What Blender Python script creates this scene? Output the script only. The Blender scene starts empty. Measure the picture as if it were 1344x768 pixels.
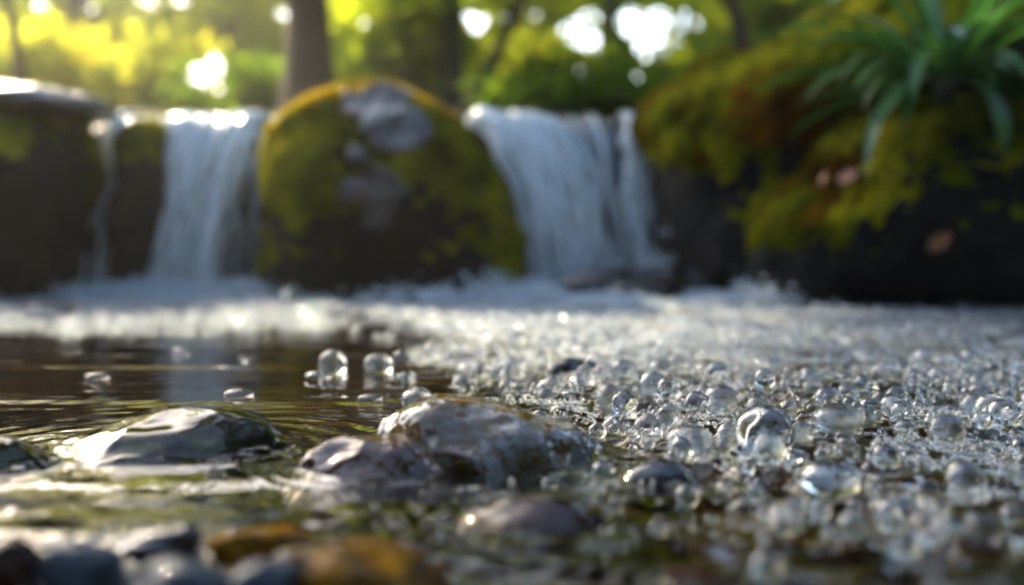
import bpy, bmesh, math, random
import numpy as np
from mathutils import Vector
from mathutils.bvhtree import BVHTree

random.seed(7)
rng = np.random.default_rng(7)
S = bpy.context.scene
C = S.collection
R = math.radians

# ------------------------------------------------------------------ camera, sky, sun, exposure
F, HZ, CH = 1441.0, 330.0, 0.12          # focal length and horizon in photo pixels, camera height in m
cd = bpy.data.cameras.new('camera')
cam = bpy.data.objects.new('camera', cd)
C.objects.link(cam)
cam.location = (0, 0, CH)
cam.rotation_euler = (R(90), 0, 0)
cd.sensor_width = 36.0
cd.lens = 36.0 * F / 1344
cd.shift_y = -(384 - HZ) / 1344
cd.clip_start, cd.clip_end = 0.02, 400
cd.dof.use_dof = True
cd.dof.focus_distance = 0.76
cd.dof.aperture_fstop = 2.9
S.camera = cam

SUN_EL, SUN_AZ = 31.0, -34.0             # azimuth from +Y, negative = left
wd = bpy.data.worlds.new('World')
S.world = wd
wd.use_nodes = True
wn = wd.node_tree.nodes
sky = wn.new('ShaderNodeTexSky')
sky.sky_type = 'NISHITA'
sky.sun_disc = False
sky.sun_elevation = R(SUN_EL)
sky.sun_rotation = R(SUN_AZ)
sky.dust_density = 1.6
sky.ozone_density = 0.5
wn['Background'].inputs['Strength'].default_value = 0.15
wd.node_tree.links.new(sky.outputs[0], wn['Background'].inputs['Color'])
sl = bpy.data.lights.new('sun', 'SUN')
sl.energy = 5.0
sl.angle = R(0.6)
sl.color = (1.0, 0.83, 0.58)
sun = bpy.data.objects.new('sun', sl)
C.objects.link(sun)
sd = Vector((math.sin(R(SUN_AZ)) * math.cos(R(SUN_EL)), math.cos(R(SUN_AZ)) * math.cos(R(SUN_EL)), math.sin(R(SUN_EL))))
sun.rotation_euler = (-sd).to_track_quat('-Z', 'Y').to_euler()
sun.location = sd * 30
vs = S.view_settings
vs.view_transform = 'Standard'
vs.look = 'None'
vs.exposure = 2.3
vs.gamma = 1
vs.use_curve_mapping = False
S.cycles.max_bounces = 10
S.cycles.transmission_bounces = 8
S.cycles.transparent_max_bounces = 24
S.cycles.diffuse_bounces = 3
S.cycles.glossy_bounces = 4
S.cycles.use_denoising = True
S.cycles.sample_clamp_indirect = 8.0
S.cycles.caustics_reflective = False

# ------------------------------------------------------------------ numpy noise
def _hash(ix, iy, iz):
    h = (ix * 374761393 + iy * 668265263 + iz * 2147483647 % 1274126177 + iz * 1103515245) & 0xFFFFFFFF
    h = ((h ^ (h >> 13)) * 1274126177) & 0xFFFFFFFF
    h = ((h ^ (h >> 16)) * 2246822519) & 0xFFFFFFFF
    return ((h ^ (h >> 15)) & 0xFFFFFF) / float(0xFFFFFF)

def vnoise(p):
    p = np.asarray(p, float)
    f = np.floor(p)
    i = f.astype(np.int64)
    t = p - f
    t = t * t * t * (t * (t * 6 - 15) + 10)
    x, y, z = i[:, 0], i[:, 1], i[:, 2]
    r = 0
    for a in (0, 1):
        wa = t[:, 0] if a else 1 - t[:, 0]
        for b in (0, 1):
            wb = t[:, 1] if b else 1 - t[:, 1]
            for c in (0, 1):
                wc = t[:, 2] if c else 1 - t[:, 2]
                r = r + wa * wb * wc * _hash(x + a, y + b, z + c)
    return r * 2 - 1

def fbm(p, oct=4, gain=0.5, seed=0.0):
    p = np.asarray(p, float) + seed * 17.31
    a, s, r = 1.0, 0.0, 0
    for _ in range(oct):
        r = r + a * vnoise(p)
        s += a
        a *= gain
        p = p * 2.03 + 11.7
    return r / s

def sstep(e0, e1, x):
    t = np.clip((x - e0) / (e1 - e0), 0, 1)
    return t * t * (3 - 2 * t)

# ------------------------------------------------------------------ mesh helpers
def make_mesh(name, V, Fc, mat=None, smooth=True, attrs=None):
    V = np.asarray(V, np.float32)
    Fc = np.asarray(Fc, np.int32)
    me = bpy.data.meshes.new(name)
    n, k = Fc.shape
    me.vertices.add(len(V))
    me.vertices.foreach_set('co', V.ravel())
    me.loops.add(n * k)
    me.loops.foreach_set('vertex_index', Fc.ravel())
    me.polygons.add(n)
    me.polygons.foreach_set('loop_start', np.arange(0, n * k, k, dtype=np.int32))
    me.polygons.foreach_set('loop_total', np.full(n, k, np.int32))
    me.polygons.foreach_set('use_smooth', np.full(n, smooth))
    me.update(calc_edges=True)
    me.validate()
    for an, av in (attrs or {}).items():
        a = me.attributes.new(an, 'FLOAT', 'POINT')
        a.data.foreach_set('value', np.asarray(av, np.float32))
    if mat:
        me.materials.append(mat)
    return me

def link(name, me, parent=None, loc=(0, 0, 0)):
    o = bpy.data.objects.new(name, me)
    C.objects.link(o)
    o.location = loc
    if parent:
        o.parent = parent
    return o

def tag(o, label=None, cat=None, group=None, kind=None):
    if label: o['label'] = label
    if cat: o['category'] = cat
    if group: o['group'] = group
    if kind: o['kind'] = kind
    return o

def empty(name, loc=(0, 0, 0)):
    o = bpy.data.objects.new(name, None)
    C.objects.link(o)
    o.location = loc
    o.empty_display_size = 0.1
    return o

_ico = {}
def ico(sub):
    if sub not in _ico:
        bm = bmesh.new()
        bmesh.ops.create_icosphere(bm, subdivisions=sub, radius=1)
        bm.verts.ensure_lookup_table()
        _ico[sub] = (np.array([v.co[:] for v in bm.verts]), np.array([[v.index for v in f.verts] for f in bm.faces]))
        bm.free()
    return _ico[sub]

def vnormals(V, Fc):
    n = np.cross(V[Fc[:, 1]] - V[Fc[:, 0]], V[Fc[:, 2]] - V[Fc[:, 0]])
    N = np.zeros_like(V)
    for k in range(Fc.shape[1]):
        np.add.at(N, Fc[:, k], n)
    return N / (np.linalg.norm(N, axis=1, keepdims=True) + 1e-12)

def tube(path, rad, nseg=10, rough=0.0, seed=0):
    P = np.asarray(path, float)
    rad = np.asarray(rad, float)
    n = len(P)
    T = np.gradient(P, axis=0)
    T /= np.linalg.norm(T, axis=1, keepdims=True)
    ref = np.array([0.13, 1.0, 0.07]) if abs(T[0, 2]) > 0.6 else np.array([0.1, 0.05, 1.0])
    A = np.cross(T, ref); A /= np.linalg.norm(A, axis=1, keepdims=True)
    B = np.cross(T, A)
    th = np.linspace(0, 2 * np.pi, nseg, endpoint=False)
    V = P[:, None] + rad[:, None, None] * (np.cos(th)[None, :, None] * A[:, None] + np.sin(th)[None, :, None] * B[:, None])
    V = V.reshape(-1, 3)
    if rough:
        c = np.repeat(P, nseg, axis=0)
        nn = fbm(V * np.array([9, 9, 2.5]), 3, seed=seed)
        V = c + (V - c) * (1 + rough * nn)[:, None]
    i = np.arange(n - 1)[:, None] * nseg
    j = np.arange(nseg)[None]
    q = np.stack([i + j, i + (j + 1) % nseg, i + nseg + (j + 1) % nseg, i + nseg + j], -1).reshape(-1, 4)
    return V, q

def merge(parts):
    Vs, Fs, o = [], [], 0
    for V, f in parts:
        Vs.append(V); Fs.append(np.asarray(f) + o); o += len(V)
    return np.concatenate(Vs), np.concatenate(Fs)

def at(px, py, d):
    return np.array([(px - 672) / F * d, d, CH + (HZ - py) / F * d])

# ------------------------------------------------------------------ materials
def new_mat(name):
    m = bpy.data.materials.new(name)
    m.use_nodes = True
    nt = m.node_tree
    nt.nodes.clear()
    out = nt.nodes.new('ShaderNodeOutputMaterial')
    return m, nt, out

def N(nt, t, **kw):
    n = nt.nodes.new(t)
    for k, v in kw.items():
        if k in n.inputs.keys():
            n.inputs[k].default_value = v
        else:
            setattr(n, k, v)
    return n

def ramp(nt, src, stops):
    r = nt.nodes.new('ShaderNodeValToRGB')
    e = r.color_ramp.elements
    while len(e) < len(stops):
        e.new(0.5)
    for el, (p, c) in zip(e, stops):
        el.position = p
        el.color = (*c, 1) if len(c) == 3 else c
    nt.links.new(src, r.inputs[0])
    return r.outputs[0]

def math_node(nt, op, a, b=None):
    n = nt.nodes.new('ShaderNodeMath')
    n.operation = op
    for i, v in enumerate((a, b)):
        if v is None: continue
        if isinstance(v, (int, float)): n.inputs[i].default_value = v
        else: nt.links.new(v, n.inputs[i])
    return n.outputs[0]

def noise(nt, scale, detail=6, rough=0.6, dist=0.0, vec=None):
    n = nt.nodes.new('ShaderNodeTexNoise')
    n.inputs['Scale'].default_value = scale
    n.inputs['Detail'].default_value = detail
    n.inputs['Roughness'].default_value = rough
    n.inputs['Distortion'].default_value = dist
    if vec is None:
        tc = nt.nodes.new('ShaderNodeTexCoord')
        vec = tc.outputs['Object']
    nt.links.new(vec, n.inputs['Vector'])
    return n.outputs['Fac']

def bump(nt, h, strength, dist):
    b = nt.nodes.new('ShaderNodeBump')
    b.inputs['Strength'].default_value = strength
    b.inputs['Distance'].default_value = dist
    nt.links.new(h, b.inputs['Height'])
    return b.outputs[0]

def schlick(nt, f0=0.02, normal=None):
    g = nt.nodes.new('ShaderNodeNewGeometry')
    d = nt.nodes.new('ShaderNodeVectorMath'); d.operation = 'DOT_PRODUCT'
    nt.links.new(g.outputs['Incoming'], d.inputs[0])
    nt.links.new(normal if normal else g.outputs['Normal'], d.inputs[1])
    c = math_node(nt, 'ABSOLUTE', d.outputs['Value'])
    c = math_node(nt, 'SUBTRACT', 1.0, c)
    c = math_node(nt, 'POWER', c, 5.0)
    c = math_node(nt, 'MULTIPLY', c, 1 - f0)
    return math_node(nt, 'ADD', c, f0)

def mix(nt, fac, a, b):
    m = nt.nodes.new('ShaderNodeMixShader')
    if isinstance(fac, (int, float)): m.inputs[0].default_value = fac
    else: nt.links.new(fac, m.inputs[0])
    nt.links.new(a, m.inputs[1]); nt.links.new(b, m.inputs[2])
    return m.outputs[0]

def rock_mat(name, stops, scale=6, rough=0.35, coat=0.6, bs=0.5, bd=0.01, dist=0.6, speck=None, spec=0.5):
    m, nt, out = new_mat(name)
    f = noise(nt, scale, 9, 0.62, dist)
    col = ramp(nt, f, stops)
    if speck:
        f3 = noise(nt, scale * 2.3, 5, 0.6, 0.3)
        k = ramp(nt, f3, [(speck[1], (0, 0, 0)), (speck[1] + 0.05, (1, 1, 1))])
        mx = nt.nodes.new('ShaderNodeMixRGB')
        nt.links.new(k, mx.inputs[0]); nt.links.new(col, mx.inputs[1])
        mx.inputs[2].default_value = (*speck[0], 1)
        col = mx.outputs[0]
    p = N(nt, 'ShaderNodeBsdfPrincipled', Roughness=rough)
    p.inputs['Coat Weight'].default_value = coat
    p.inputs['Specular IOR Level'].default_value = spec
    p.inputs['Coat Roughness'].default_value = 0.03
    nt.links.new(col, p.inputs['Base Color'])
    f2 = noise(nt, scale * 5, 8, 0.65)
    nt.links.new(bump(nt, f2, bs, bd), p.inputs['Normal'])
    nt.links.new(p.outputs[0], out.inputs[0])
    return m

def leafy_mat(name, stops, scale, trans=0.5, rough=0.5, gloss=0.0, tmul=1.0):
    m, nt, out = new_mat(name)
    col = ramp(nt, noise(nt, scale, 4, 0.6), stops)
    d = N(nt, 'ShaderNodeBsdfDiffuse')
    t = N(nt, 'ShaderNodeBsdfTranslucent')
    nt.links.new(col, d.inputs[0])
    if tmul != 1.0:
        mm = nt.nodes.new('ShaderNodeMixRGB'); mm.blend_type = 'MULTIPLY'
        mm.inputs[0].default_value = 1; mm.inputs[2].default_value = (tmul, tmul, tmul * 0.5, 1)
        nt.links.new(col, mm.inputs[1]); nt.links.new(mm.outputs[0], t.inputs[0])
    else:
        nt.links.new(col, t.inputs[0])
    s = mix(nt, trans, d.outputs[0], t.outputs[0])
    if gloss:
        g = N(nt, 'ShaderNodeBsdfGlossy', Roughness=rough)
        s = mix(nt, math_node(nt, 'MULTIPLY', schlick(nt, 0.05), gloss), s, g.outputs[0])
    nt.links.new(s, out.inputs[0])
    return m

M = {}
M['dark_rock'] = rock_mat('dark_rock', [(0.3, (0.002, 0.002, 0.002)), (0.5, (0.006, 0.005, 0.004)), (0.7, (0.022, 0.016, 0.010))], 7, 0.6, 0.0, 0.8, 0.03, spec=0.22)
M['grey_rock'] = rock_mat('grey_rock', [(0.38, (0.012, 0.012, 0.012)), (0.5, (0.06, 0.064, 0.068)), (0.68, (0.22, 0.23, 0.24))], 9, 0.4, 0.3, 0.7, 0.02)
M['brown_rock'] = rock_mat('brown_rock', [(0.35, (0.012, 0.009, 0.008)), (0.52, (0.05, 0.04, 0.036)), (0.7, (0.15, 0.125, 0.115))], 9, 0.4, 0.3, 0.8, 0.02)
M['slab'] = rock_mat('wet_slab', [(0.3, (0.04, 0.042, 0.044)), (0.6, (0.11, 0.11, 0.11)), (0.8, (0.2, 0.19, 0.18))], 7, 0.2, 1.0, 0.6, 0.02)
M['sky_sheen_stone'] = rock_mat('sky_sheen_wet_stone', [(0.36, (0.05, 0.03, 0.012)), (0.44, (0.10, 0.08, 0.05)), (0.5, (0.13, 0.13, 0.12)), (0.75, (0.25, 0.26, 0.26))], 34, 0.6, 1.0, 0.5, 0.002, 0.5, speck=((0.075, 0.04, 0.005), 0.47), spec=0.0)  # pale ramp tones stand in for sky reflected off the wet film
M['brown_stone'] = rock_mat('brown_wet_stone', [(0.35, (0.012, 0.007, 0.004)), (0.5, (0.06, 0.024, 0.006)), (0.62, (0.09, 0.042, 0.012)), (0.75, (0.12, 0.09, 0.06))], 40, 0.6, 1.0, 0.5, 0.003, spec=0.0)
M['green_stone'] = rock_mat('green_wet_stone', [(0.35, (0.006, 0.007, 0.004)), (0.5, (0.024, 0.023, 0.015)), (0.62, (0.04, 0.04, 0.028)), (0.75, (0.10, 0.10, 0.09))], 30, 0.6, 0.0, 0.5, 0.003, speck=((0.05, 0.065, 0.006), 0.53), spec=0.0)
M['blue_stone'] = rock_mat('blue_grey_stone', [(0.3, (0.03, 0.04, 0.05)), (0.7, (0.06, 0.07, 0.08))], 30, 0.6, 0.35, 0.5, 0.003, spec=0.0)
M['ochre_stone'] = rock_mat('ochre_stone', [(0.35, (0.02, 0.014, 0.006)), (0.48, (0.16, 0.075, 0.006)), (0.66, (0.45, 0.21, 0.008))], 30, 0.6, 0.2, 0.5, 0.003, spec=0.0)
M['black_stone'] = rock_mat('black_stone', [(0.3, (0.008, 0.008, 0.009)), (0.7, (0.04, 0.035, 0.03))], 30, 0.6, 1.0, 0.5, 0.003, spec=0.0)
M['rust_stone'] = rock_mat('rust_stone', [(0.3, (0.01, 0.005, 0.003)), (0.7, (0.06, 0.024, 0.011))], 24, 0.6, 0.3, 0.5, 0.003, spec=0.0)
M['moss'] = leafy_mat('moss', [(0.32, (0.018, 0.024, 0.003)), (0.5, (0.14, 0.145, 0.007)), (0.64, (0.36, 0.33, 0.012))], 6, 0.4)
M['sunlit_moss'] = leafy_mat('sun_and_rust_moss', [(0.32, (0.06, 0.035, 0.004)), (0.5, (0.34, 0.21, 0.007)), (0.66, (0.6, 0.40, 0.012))], 6, 0.45)  # moss recoloured gold to carry the warm light of the low sun
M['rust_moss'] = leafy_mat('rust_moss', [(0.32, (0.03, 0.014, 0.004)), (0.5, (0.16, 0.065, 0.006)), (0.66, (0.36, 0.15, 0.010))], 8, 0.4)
M['bark'] = rock_mat('bark', [(0.3, (0.018, 0.009, 0.005)), (0.7, (0.075, 0.038, 0.02))], 6, 0.85, 0.0, 0.8, 0.03)
M['bark_green'] = rock_mat('mossy_bark', [(0.3, (0.015, 0.02, 0.008)), (0.7, (0.05, 0.06, 0.025))], 6, 0.85, 0.0, 0.8, 0.03)
M['leaf_yellow'] = leafy_mat('yellow_leaf', [(0.3, (0.18, 0.22, 0.025)), (0.55, (0.32, 0.32, 0.035)), (0.75, (0.42, 0.36, 0.05))], 1.5, 0.65, tmul=1.7)
M['leaf_green'] = leafy_mat('green_leaf', [(0.3, (0.10, 0.15, 0.012)), (0.55, (0.22, 0.27, 0.016)), (0.75, (0.36, 0.37, 0.02))], 1.5, 0.65, tmul=1.6)
M['leaf_dark'] = leafy_mat('dark_leaf', [(0.3, (0.04, 0.08, 0.012)), (0.6, (0.09, 0.15, 0.015)), (0.8, (0.18, 0.23, 0.018))], 1.5, 0.6, tmul=1.5)
M['shaded_canopy_leaf'] = leafy_mat('shaded_canopy_leaf', [(0.3, (0.012, 0.018, 0.009)), (0.6, (0.03, 0.04, 0.016)), (0.8, (0.06, 0.07, 0.022))], 1.5, 0.35)  # leaf colour darkened so the pool mirrors dark foliage
M['strap'] = leafy_mat('strap_leaf', [(0.3, (0.025, 0.10, 0.018)), (0.7, (0.08, 0.21, 0.033))], 9, 0.45, 0.3, 0.8)
M['dead_leaf'] = leafy_mat('dead_leaf', [(0.3, (0.3, 0.12, 0.06)), (0.7, (0.5, 0.25, 0.14))], 30, 0.3, 0.4, 0.5)

def ground_mat():
    m, nt, out = new_mat('forest_floor')
    col = ramp(nt, noise(nt, 3, 9, 0.7), [(0.3, (0.015, 0.012, 0.006)), (0.5, (0.04, 0.035, 0.012)), (0.7, (0.06, 0.07, 0.012))])
    p = N(nt, 'ShaderNodeBsdfPrincipled', Roughness=0.9)
    p.inputs['Specular IOR Level'].default_value = 0.1
    nt.links.new(col, p.inputs['Base Color'])
    nt.links.new(bump(nt, noise(nt, 20, 8, 0.7), 0.8, 0.03), p.inputs['Normal'])
    nt.links.new(p.outputs[0], out.inputs[0])
    return m
M['ground'] = ground_mat()

def bed_mat():
    m, nt, out = new_mat('stream_bed')
    v = nt.nodes.new('ShaderNodeTexVoronoi'); v.inputs['Scale'].default_value = 38
    tc = nt.nodes.new('ShaderNodeTexCoord'); nt.links.new(tc.outputs['Object'], v.inputs['Vector'])
    c1 = ramp(nt, v.outputs['Distance'], [(0.0, (1, 1, 1)), (0.75, (0.15, 0.15, 0.15))])
    c2 = ramp(nt, noise(nt, 9, 6, 0.6), [(0.3, (0.004, 0.0025, 0.0015)), (0.5, (0.03, 0.018, 0.009)), (0.62, (0.035, 0.026, 0.01)), (0.75, (0.07, 0.05, 0.028))])
    mm = nt.nodes.new('ShaderNodeMixRGB'); mm.blend_type = 'MULTIPLY'; mm.inputs[0].default_value = 0.8
    nt.links.new(c2, mm.inputs[1]); nt.links.new(c1, mm.inputs[2])
    p = N(nt, 'ShaderNodeBsdfPrincipled', Roughness=0.6)
    p.inputs['Specular IOR Level'].default_value = 0.0
    nt.links.new(mm.outputs[0], p.inputs['Base Color'])
    nt.links.new(bump(nt, v.outputs['Distance'], -1.0, 0.01), p.inputs['Normal'])
    nt.links.new(p.outputs[0], out.inputs[0])
    return m
M['bed'] = bed_mat()

def water_mat():
    m, nt, out = new_mat('stream_water')
    b = bump(nt, noise(nt, 260, 3, 0.5), 0.03, 0.001)
    gl = N(nt, 'ShaderNodeBsdfGlossy', Roughness=0.012)
    gl.inputs['Color'].default_value = (1, 1, 1, 1)
    nt.links.new(b, gl.inputs['Normal'])
    tr = N(nt, 'ShaderNodeBsdfTransparent')
    tr.inputs['Color'].default_value = (0.80, 0.78, 0.70, 1)
    a = nt.nodes.new('ShaderNodeAttribute'); a.attribute_name = 'foam'
    base = mix(nt, schlick(nt, 0.025, b), tr.outputs[0], gl.outputs[0])
    d = N(nt, 'ShaderNodeBsdfPrincipled', Roughness=0.25)
    d.inputs['Base Color'].default_value = (0.72, 0.78, 0.8, 1)
    nt.links.new(b, d.inputs['Normal'])
    fn = ramp(nt, noise(nt, 60, 6, 0.7), [(0.35, (0, 0, 0)), (0.65, (1, 1, 1))])
    nt.links.new(mix(nt, math_node(nt, 'MULTIPLY', a.outputs['Fac'], fn), base, d.outputs[0]), out.inputs[0])
    return m
M['water'] = water_mat()

def fall_mat():
    m, nt, out = new_mat('falling_water')
    a = nt.nodes.new('ShaderNodeAttribute'); a.attribute_name = 'white'
    gl = N(nt, 'ShaderNodeBsdfGlossy', Roughness=0.12)
    tr = N(nt, 'ShaderNodeBsdfTransparent')
    tr.inputs['Color'].default_value = (0.9, 0.95, 0.97, 1)
    clear = mix(nt, schlick(nt, 0.06), tr.outputs[0], gl.outputs[0])
    d = N(nt, 'ShaderNodeBsdfPrincipled', Roughness=0.3)
    d.inputs['Base Color'].default_value = (0.88, 0.93, 0.94, 1)
    t = N(nt, 'ShaderNodeBsdfTranslucent'); t.inputs[0].default_value = (0.88, 0.93, 0.94, 1)
    w = mix(nt, 0.35, d.outputs[0], t.outputs[0])
    nt.links.new(mix(nt, a.outputs['Fac'], clear, w), out.inputs[0])
    return m
M['fall'] = fall_mat()

def bead_mat(name, rough, white, bstr, scale=300):
    m, nt, out = new_mat(name)
    g = N(nt, 'ShaderNodeBsdfGlass', Roughness=rough, IOR=1.33)
    g.inputs['Color'].default_value = (0.97, 0.99, 1, 1)
    if bstr:
        nt.links.new(bump(nt, noise(nt, scale, 4, 0.6), bstr, 0.004), g.inputs['Normal'])
    s = g.outputs[0]
    gl = N(nt, 'ShaderNodeBsdfGlossy', Roughness=max(rough, 0.04))
    s = mix(nt, 0.06, s, gl.outputs[0])
    if white:
        d = N(nt, 'ShaderNodeBsdfTranslucent'); d.inputs[0].default_value = (0.85, 0.92, 0.95, 1)
        d2 = N(nt, 'ShaderNodeBsdfDiffuse'); d2.inputs[0].default_value = (0.85, 0.92, 0.95, 1)
        s = mix(nt, white, s, mix(nt, 0.5, d.outputs[0], d2.outputs[0]))
    nt.links.new(s, out.inputs[0])
    return m
def film_mat(name, f0):
    m, nt, out = new_mat(name)
    gl = N(nt, 'ShaderNodeBsdfGlossy', Roughness=0.03)
    tr = N(nt, 'ShaderNodeBsdfTransparent')
    nt.links.new(mix(nt, schlick(nt, f0), tr.outputs[0], gl.outputs[0]), out.inputs[0])
    return m
M['film'] = film_mat('bubble_film', 0.05)
M['bubble'] = bead_mat('clear_bubble', 0.02, 0.0, 0.0)
M['bubble_rough'] = bead_mat('frosted_bubble', 0.02, 0.0, 0.22, 160)
M['foam_clear'] = bead_mat('clear_foam_bead', 0.02, 0.0, 0.0)
M['foam'] = bead_mat('foam_bead', 0.025, 0.10, 0.0)
M['foam_white'] = bead_mat('white_foam', 0.15, 0.6, 0.0)

# ------------------------------------------------------------------ rocks
def star_rock(name, outline, d, thick, sub=6, p=0.75, amp=0.03, nscale=4.0, seed=1, mat=None, parent=None, strata=0.0, centre=None, fit=(1, 1)):
    """a closed boulder whose profile facing the pool follows OUTLINE (photo pixels, at distance d) and that is THICK metres deep each way"""
    if centre is not None:
        outline = [(centre[0] + (x - centre[0]) * fit[0], centre[1] + (y - centre[1]) * (fit[1] if y < centre[1] else 1)) for x, y in outline]
    pts = np.array([at(x, y, d)[[0, 2]] for x, y in outline])
    c = pts.mean(0) if centre is None else at(*centre, d)[[0, 2]]
    # densify
    q = []
    for a, b in zip(pts, np.roll(pts, -1, 0)):
        for t in np.linspace(0, 1, 24, endpoint=False):
            q.append(a + (b - a) * t)
    q = np.array(q) - c
    th = np.arctan2(q[:, 1], q[:, 0]); r = np.hypot(q[:, 0], q[:, 1])
    o = np.argsort(th); th, r = th[o], r[o]
    k = 9
    rr = np.concatenate([r[-k:], r, r[:k]])
    r = np.convolve(rr, np.ones(2 * k + 1) / (2 * k + 1), 'valid')
    D, Fc = ico(sub)
    a = np.arctan2(D[:, 2], D[:, 0])
    s = np.clip(np.hypot(D[:, 0], D[:, 2]), 0, 1)
    ra = np.interp(a, th, r, period=2 * np.pi)
    sp = s ** p
    V = np.stack([ra * sp * np.cos(a), thick * np.sign(D[:, 1]) * np.abs(D[:, 1]) ** 0.8, ra * sp * np.sin(a)], 1)
    nrm = vnormals(V, Fc)
    n = fbm(V * nscale, 6, 0.52, seed)
    rid = 1 - np.abs(fbm(V * nscale * 0.8, 4, 0.5, seed + 5)) * 2
    disp = amp * (n * 1.2 + (rid - 0.6) * 0.35)
    if strata:
        w = V[:, 2] * 26 + 2.5 * fbm(V * 3.0, 3, 0.5, seed + 9)
        disp = disp + strata * (np.abs((w % 1) - 0.5) * 2 - 0.5)
    V = V + nrm * disp[:, None]
    V = V + np.array([c[0], d, c[1]])
    return V, Fc

def blades(V, Fc, mask, n, length, seed=3, width=0.0025, up=0.5):
    """N small moss blades on the faces where MASK (per vertex) says so"""
    r = np.random.default_rng(seed)
    tri = V[Fc[:, :3]]
    fn = np.cross(tri[:, 1] - tri[:, 0], tri[:, 2] - tri[:, 0])
    ar = np.linalg.norm(fn, axis=1)
    w = ar * np.clip(mask[Fc].mean(1), 0, 1)
    f = r.choice(len(Fc), n, p=w / w.sum())
    u = r.random((n, 2)); su = np.sqrt(u[:, :1])
    P = tri[f, 0] * (1 - su) + tri[f, 1] * su * (1 - u[:, 1:]) + tri[f, 2] * su * u[:, 1:]
    nn = fn[f] / (ar[f, None] + 1e-12)
    dirn = nn + r.normal(0, 0.45, (n, 3)) + np.array([0, 0, up])
    dirn /= np.linalg.norm(dirn, axis=1, keepdims=True)
    side = np.cross(dirn, r.normal(size=(n, 3))); side /= np.linalg.norm(side, axis=1, keepdims=True)
    L = length * r.uniform(0.4, 1.3, (n, 1))
    v = np.stack([P - side * width - nn * 0.002, P + side * width - nn * 0.002, P + dirn * L], 1).reshape(-1, 3)
    return v, np.arange(3 * n).reshape(-1, 3)

def moss_shell(V, Fc, mask, off, seed=2):
    keep = mask[Fc].min(1) > 0.02
    f = Fc[keep]
    used = np.unique(f)
    idx = np.full(len(V), -1); idx[used] = np.arange(len(used))
    nrm = vnormals(V, Fc)
    h = off * np.clip(mask, 0, 1) * (0.75 + 0.6 * fbm(V * 28, 4, 0.6, seed)) - off * 0.12
    W = V + nrm * h[:, None]
    return W[used], idx[f]

def rel(V, c):
    return V - np.asarray(c)[None]

def boulder(name, label, V, Fc, mat, base, mask=None, nblade=9000, off=0.014, sun_rust=None, blen=0.016, cat='boulder', gmat=None):
    root = tag(link(name, make_mesh(name, rel(V, base), Fc, mat), loc=base), label, cat)
    if mask is not None:
        for part, mk, mm in (('moss', mask, M['moss']),) + ((('sun_and_rust_moss', sun_rust, gmat or M['sunlit_moss']),) if sun_rust is not None else ()):
            sv, sf = moss_shell(V, Fc, mk, off)
            bv, bf = blades(V, Fc, mk, nblade, blen)
            mv, mf = merge([(sv, sf), (bv, bf)])
            link(part, make_mesh(part, rel(mv, base), mf, mm), root)
    return root

def nz(V, Fc):
    return vnormals(V, Fc)

# -- central boulder
ol = [(340, 400), (344, 300), (342, 220), (350, 168), (385, 118), (430, 98), (480, 98), (530, 106), (580, 130), (625, 165), (655, 215), (682, 290), (694, 345), (700, 400), (640, 440), (500, 450), (400, 440)]
D0 = 2.95
V, Fc = star_rock('b', ol, D0, 0.34, 7, 0.72, 0.032, 5.5, 3, centre=(520, 270), fit=(0.95, 0.87))
def pxz(V, d):
    return 672 + V[:, 0] / d * F, HZ - (V[:, 2] - CH) / d * F
def blob(X, Y, cx, cy, rx, ry, nn):
    return 1 - sstep(0.75, 1.15, np.hypot((X - cx) / rx, (Y - cy) / ry) + 0.35 * nn)
X, Y = pxz(V, D0)
nn = fbm(V * 9, 4, 0.55, 21)
nb = nn * 2.0 + 1.2 * fbm(V * 22, 3, 0.5, 27)
bare = np.maximum.reduce([blob(X, Y, 512, 150, 42, 26, nb), blob(X, Y, 486, 160, 22, 24, nb), blob(X, Y, 535, 190, 44, 26, nb), blob(X, Y, 505, 258, 36, 24, nb), blob(X, Y, 520, 285, 24, 18, nb), blob(X, Y, 490, 225, 14, 22, nb)]) * (V[:, 1] < D0 + 0.05)
# stepped bare rock: push it out in three ledges
nv = vnormals(V, Fc)
ledge = 0.030 * bare * (0.4 + 0.9 * np.abs(((Y - 105 + 0.25 * (X - 500)) / 42 + 0.5 * nn) % 1 - 0.35))
V = V + nv * ledge[:, None]
nv = vnormals(V, Fc)
base = (0.0 + at(520, 385, D0)[0], D0, 0.0)
top = sstep(-0.15, 0.55, nv[:, 2] + 0.45 * fbm(V * 6, 4, 0.55, 4))
front = sstep(0.02, 0.3, fbm(V * 4.5, 4, 0.55, 8) + 0.25 - 1.1 * sstep(250, 380, Y) + 0.15 * sstep(470, 380, X) - 0.5 * sstep(560, 660, X))
mk = np.clip(np.maximum(top, front), 0, 1) * (1 - bare) * (1 - sstep(330, 385, Y))
sun_rust = np.clip(sstep(0.25, 0.75, nv[:, 2] - 0.45 * nv[:, 0] + 0.5 * fbm(V * 6, 4, 0.6, 31)) * sstep(240, 130, Y) * sstep(640, 560, X), 0, 1) * (1 - bare)  # warm sun rim painted on faces turned up and left
CB = boulder('mossy_boulder', 'mossy boulder with bare grey rock patches standing between the two waterfalls', V, Fc, M['dark_rock'], base, mk, 26000, 0.016, sun_rust)
keep = bare[Fc].min(1) > 0.15
for cond, mm in ((Y < 226, M['grey_rock']), (Y >= 226, M['brown_rock'])):
    sv, sf = moss_shell(V, Fc, bare * cond, 0.006)
    link('bare_rock_face', make_mesh('bare_rock_face', rel(sv, base), sf, mm), CB)

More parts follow.
